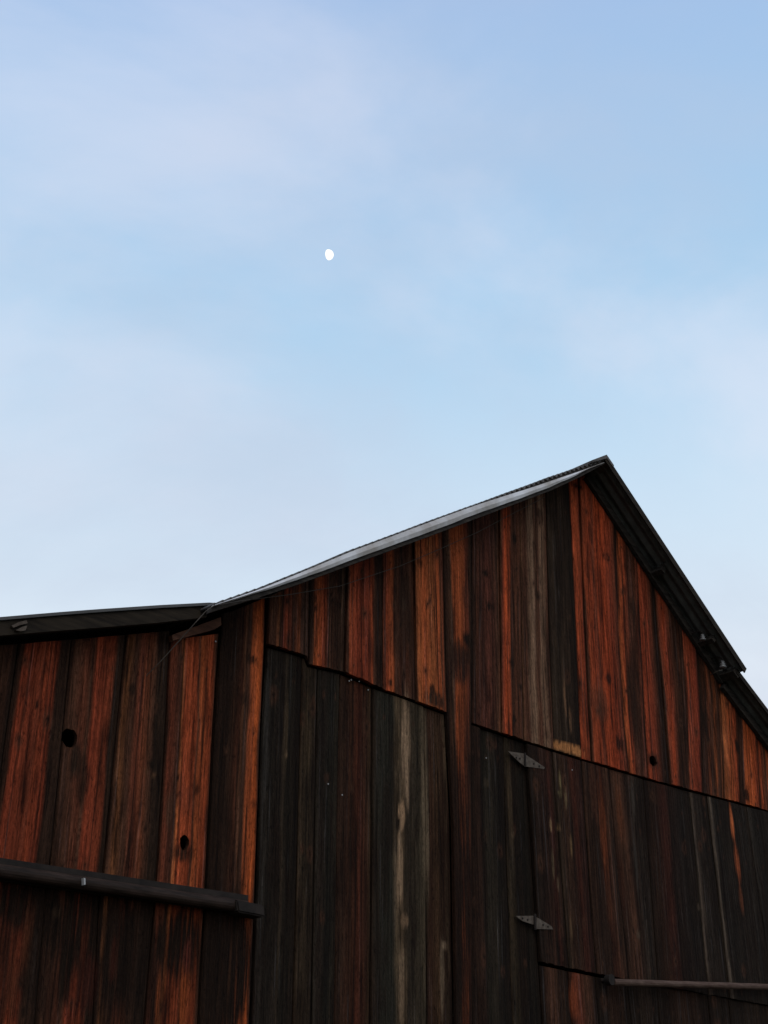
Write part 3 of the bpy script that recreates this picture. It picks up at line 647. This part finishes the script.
bm = bmesh.new(); c = at(609.5, 980, .07); prism(bm, [(c[0]+.03*math.cos(k*math.pi/8)*1.1, c[1]+.034*math.sin(k*math.pi/8)) for k in range(16)], -.09, -.05)
link('rail_bracket', bm, M_iron, rr)
bm = bmesh.new(); tube(bm, [(c[0], -.06, c[1]), (c[0], .02, c[1])], .012, 8); link('rail_stud', bm, M_iron, rr)

# ------------------------------------------------------------------ insulators and wire (things of their own)
def w(u, y, z):
    """barn coordinates -> world"""
    return Vector((u*math.cos(YAW) - y*math.sin(YAW), D + u*math.sin(YAW) + y*math.cos(YAW), z))
def insulator(px, py, off, label, sc=1.0):
    u, z = at(px, py, off)
    r = empty('insulator', w(u, -off, z), YAW); tag(r, label, 'insulator', 'wire insulators under the right eave')
    bm = bmesh.new(); lathe(bm, [(.010*sc,-.035*sc),(.028*sc,-.032*sc),(.030*sc,-.022*sc),(.016*sc,-.014*sc),(.022*sc,-.008*sc),(.023*sc,0),(.013*sc,.006*sc),(.018*sc,.012*sc),(.018*sc,.02*sc),(.010*sc,.028*sc)], (0,0,0), 16)
    link('porcelain_body', bm, M_cer, r, True)
    bm = bmesh.new(); tube(bm, [(0,0,.02*sc),(0,0,.05*sc),(0,.04,.07*sc),(0,off-.045,.072*sc)], .007, 8); link('mounting_pin', bm, M_iron, r)
    return r
insulator(702.5, 637, .17, 'small grey insulator under the right eave, the upper of the two', .85)
insulator(722.5, 664, .17, 'small ribbed grey insulator at the step in the right eave', 1.0)
bm = bmesh.new()
def w2(px, py, off): u, z = at(px, py, off); return w(u, -off, z)
tube(bm, [w2(722.5,670,.17), w2(719,670.5,.16), w2(714,673,.12), w2(710,675,.05)], .0035, 6)
tag(link('tie_wire', bm, M_wire, None), 'short bent wire below the lower insulator at the right eave', 'wire')
bm = bmesh.new()
tube(bm, [w2(*p) for p in ((146,676,.03),(160,662,.10),(180,640,.18),(196,622,.25),(206,611,OH+.02),(214,605.5,OH+.025))], .0024, 6)
tube(bm, [w2(*p) for p in ((214,605.5,OH+.025),(240,601,.26),(290,594.5,.16),(340,586,.09),(400,566,.07),(440,549,.065),(478,532,.06),(512,514,.06),(545,497,.06))], .0022, 6)
tag(link('cable', bm, M_wire, None), 'thin slack cable hung from the roof break across the left planks', 'cable')

# ------------------------------------------------------------------ moon
v = ray(328.3, 254.8).normalized()
mo_c = Vector((0,0,EYE)) + v*6000
bm = bmesh.new(); bmesh.ops.create_uvsphere(bm, u_segments=48, v_segments=32, radius=1)
rad = 6000*5.3/F
for q in bm.verts:
    x = q.co.x
    if x < 0: q.co.x *= .55          # the unlit limb is dark against the sky, so only the lit gibbous shape shows
    q.co *= rad
m, nt, b = newmat('moonlit_surface')
L_ = nt.links.new; tc = N(nt, 'ShaderNodeTexCoord'); nz = N(nt, 'ShaderNodeTexNoise', i_Scale=.06, i_Detail=4.0); L_(tc.outputs['Object'], nz.inputs['Vector'])
cr = N(nt, 'ShaderNodeValToRGB'); cr.color_ramp.elements[0].color = (.9,.86,.76,1); cr.color_ramp.elements[1].color = (1,.99,.95,1); L_(nz.outputs['Fac'], cr.inputs[0])
em = N(nt, 'ShaderNodeEmission', i_Strength=1.3); L_(cr.outputs[0], em.inputs['Color']); L_(em.outputs[0], nt.nodes['Material Output'].inputs['Surface'])
moon = link('moon', bm, m, None, True); moon.location = mo_c
tq = v.to_track_quat('Z', 'Y').to_matrix().to_4x4()
# local x = right in view, y = up
right = v.cross(Vector((0,0,1))).normalized(); up = right.cross(v)
mat = Matrix((right, up, -v)).transposed().to_4x4()
moon.matrix_world = Matrix.Translation(mo_c) @ mat @ Matrix.Rotation(R(9), 4, 'Z')
tag(moon, 'small bright white gibbous moon high in the pale sky', 'moon')

# ------------------------------------------------------------------ ground
bm = bmesh.new(); bmesh.ops.create_grid(bm, x_segments=40, y_segments=40, size=4000)
g = link('ground', bm, M_ground); tag(g, kind='structure')

# ------------------------------------------------------------------ sky and light
SUN_EL, SUN_AZ = R(48), R(165)    # azimuth measured clockwise from +y (behind the camera, to its right)
wd = bpy.data.worlds.new('World'); scene.world = wd; wd.use_nodes = True
nt = wd.node_tree; L_ = nt.links.new; bg = nt.nodes['Background']
sky = N(nt, 'ShaderNodeTexSky', sky_type='NISHITA', sun_disc=False, sun_elevation=SUN_EL, sun_rotation=SUN_AZ, altitude=300, air_density=1.0, dust_density=1.0, ozone_density=1.5)
tc = N(nt, 'ShaderNodeTexCoord'); sp = N(nt, 'ShaderNodeSeparateXYZ'); L_(tc.outputs['Generated'], sp.inputs[0])
zz = N(nt, 'ShaderNodeMath', operation='MAXIMUM', i_1=0.0); L_(sp.outputs['Z'], zz.inputs[0])
za = N(nt, 'ShaderNodeMath', operation='ADD', i_1=.35); L_(zz.outputs[0], za.inputs[0])
dv = N(nt, 'ShaderNodeVectorMath', operation='DIVIDE'); L_(tc.outputs['Generated'], dv.inputs[0])
cb = N(nt, 'ShaderNodeCombineXYZ'); [L_(za.outputs[0], cb.inputs[i]) for i in range(3)]; L_(cb.outputs[0], dv.inputs[1])
def cloud(scale, loc, rot, st, lo, hi, det=6, dist=.6):
    mp = N(nt, 'ShaderNodeMapping'); mp.inputs['Location'].default_value = loc; mp.inputs['Rotation'].default_value = (0,0,rot); mp.inputs['Scale'].default_value = st; L_(dv.outputs[0], mp.inputs['Vector'])
    nz = N(nt, 'ShaderNodeTexNoise', i_Scale=scale, i_Detail=det, i_Roughness=.56, i_Distortion=dist); L_(mp.outputs[0], nz.inputs['Vector'])
    r = N(nt, 'ShaderNodeMapRange', interpolation_type='SMOOTHSTEP', i_1=lo, i_2=hi, i_3=0.0, i_4=1.0); L_(nz.outputs['Fac'], r.inputs[0]); return r.outputs[0]
sc = N(nt, 'ShaderNodeVectorMath', operation='SCALE', i_Scale=.06); L_(sky.outputs[0], sc.inputs[0])
# thin high haze: paler and brighter toward the horizon, where one looks through more of it
hc = N(nt, 'ShaderNodeValToRGB'); L_(sp.outputs['Z'], hc.inputs[0]); hr = hc.color_ramp
for k, (p_, c_) in enumerate(((.0,(234,236,240)),(.34,(229,240,250)),(.46,(206,229,248)),(.58,(170,211,243)),(.75,(163,193,234)),(1.0,(140,172,220)))):
    e_ = hr.elements[k] if k < 2 else hr.elements.new(p_)
    e_.position = p_; e_.color = (*lin(c_), 1)
m1 = N(nt, 'ShaderNodeMix', data_type='RGBA', i_0=.92); L_(sc.outputs[0], m1.inputs[6]); L_(hc.outputs[0], m1.inputs[7])
c1 = cloud(1.3, (.3,1.9,0), .5, (1,1.25,1), .41, .68, 7, .2)
f1 = N(nt, 'ShaderNodeMath', operation='MULTIPLY', i_1=.5); L_(c1, f1.inputs[0])
m2 = N(nt, 'ShaderNodeMix', data_type='RGBA'); m2.inputs[7].default_value = (.51,.57,.71,1); L_(f1.outputs[0], m2.inputs[0]); L_(m1.outputs[2], m2.inputs[6])
c2 = cloud(2.2, (4.3,.2,0), -.6, (1,1.3,1), .42, .74, 9, .3)
f2 = N(nt, 'ShaderNodeMath', operation='MULTIPLY', i_1=.42); L_(c2, f2.inputs[0])
m3 = N(nt, 'ShaderNodeMix', data_type='RGBA'); m3.inputs[7].default_value = (.80,.80,.90,1); L_(f2.outputs[0], m3.inputs[0]); L_(m2.outputs[2], m3.inputs[6])
L_(m3.outputs[2], bg.inputs['Color']); bg.inputs['Strength'].default_value = 1.04

sl = bpy.data.lights.new('sun', 'SUN'); sl.energy = 1.05; sl.angle = R(50); sl.color = (1, .88, .74)
so = bpy.data.objects.new('sun', sl); col.objects.link(so)
dirv = Vector((math.sin(SUN_AZ)*math.cos(SUN_EL), math.cos(SUN_AZ)*math.cos(SUN_EL), math.sin(SUN_EL)))
so.rotation_euler = dirv.to_track_quat('Z', 'Y').to_euler()

vs = scene.view_settings; vs.view_transform = 'Standard'; vs.look = 'None'; vs.exposure = 0; vs.gamma = 1
scene.render.engine = 'CYCLES'
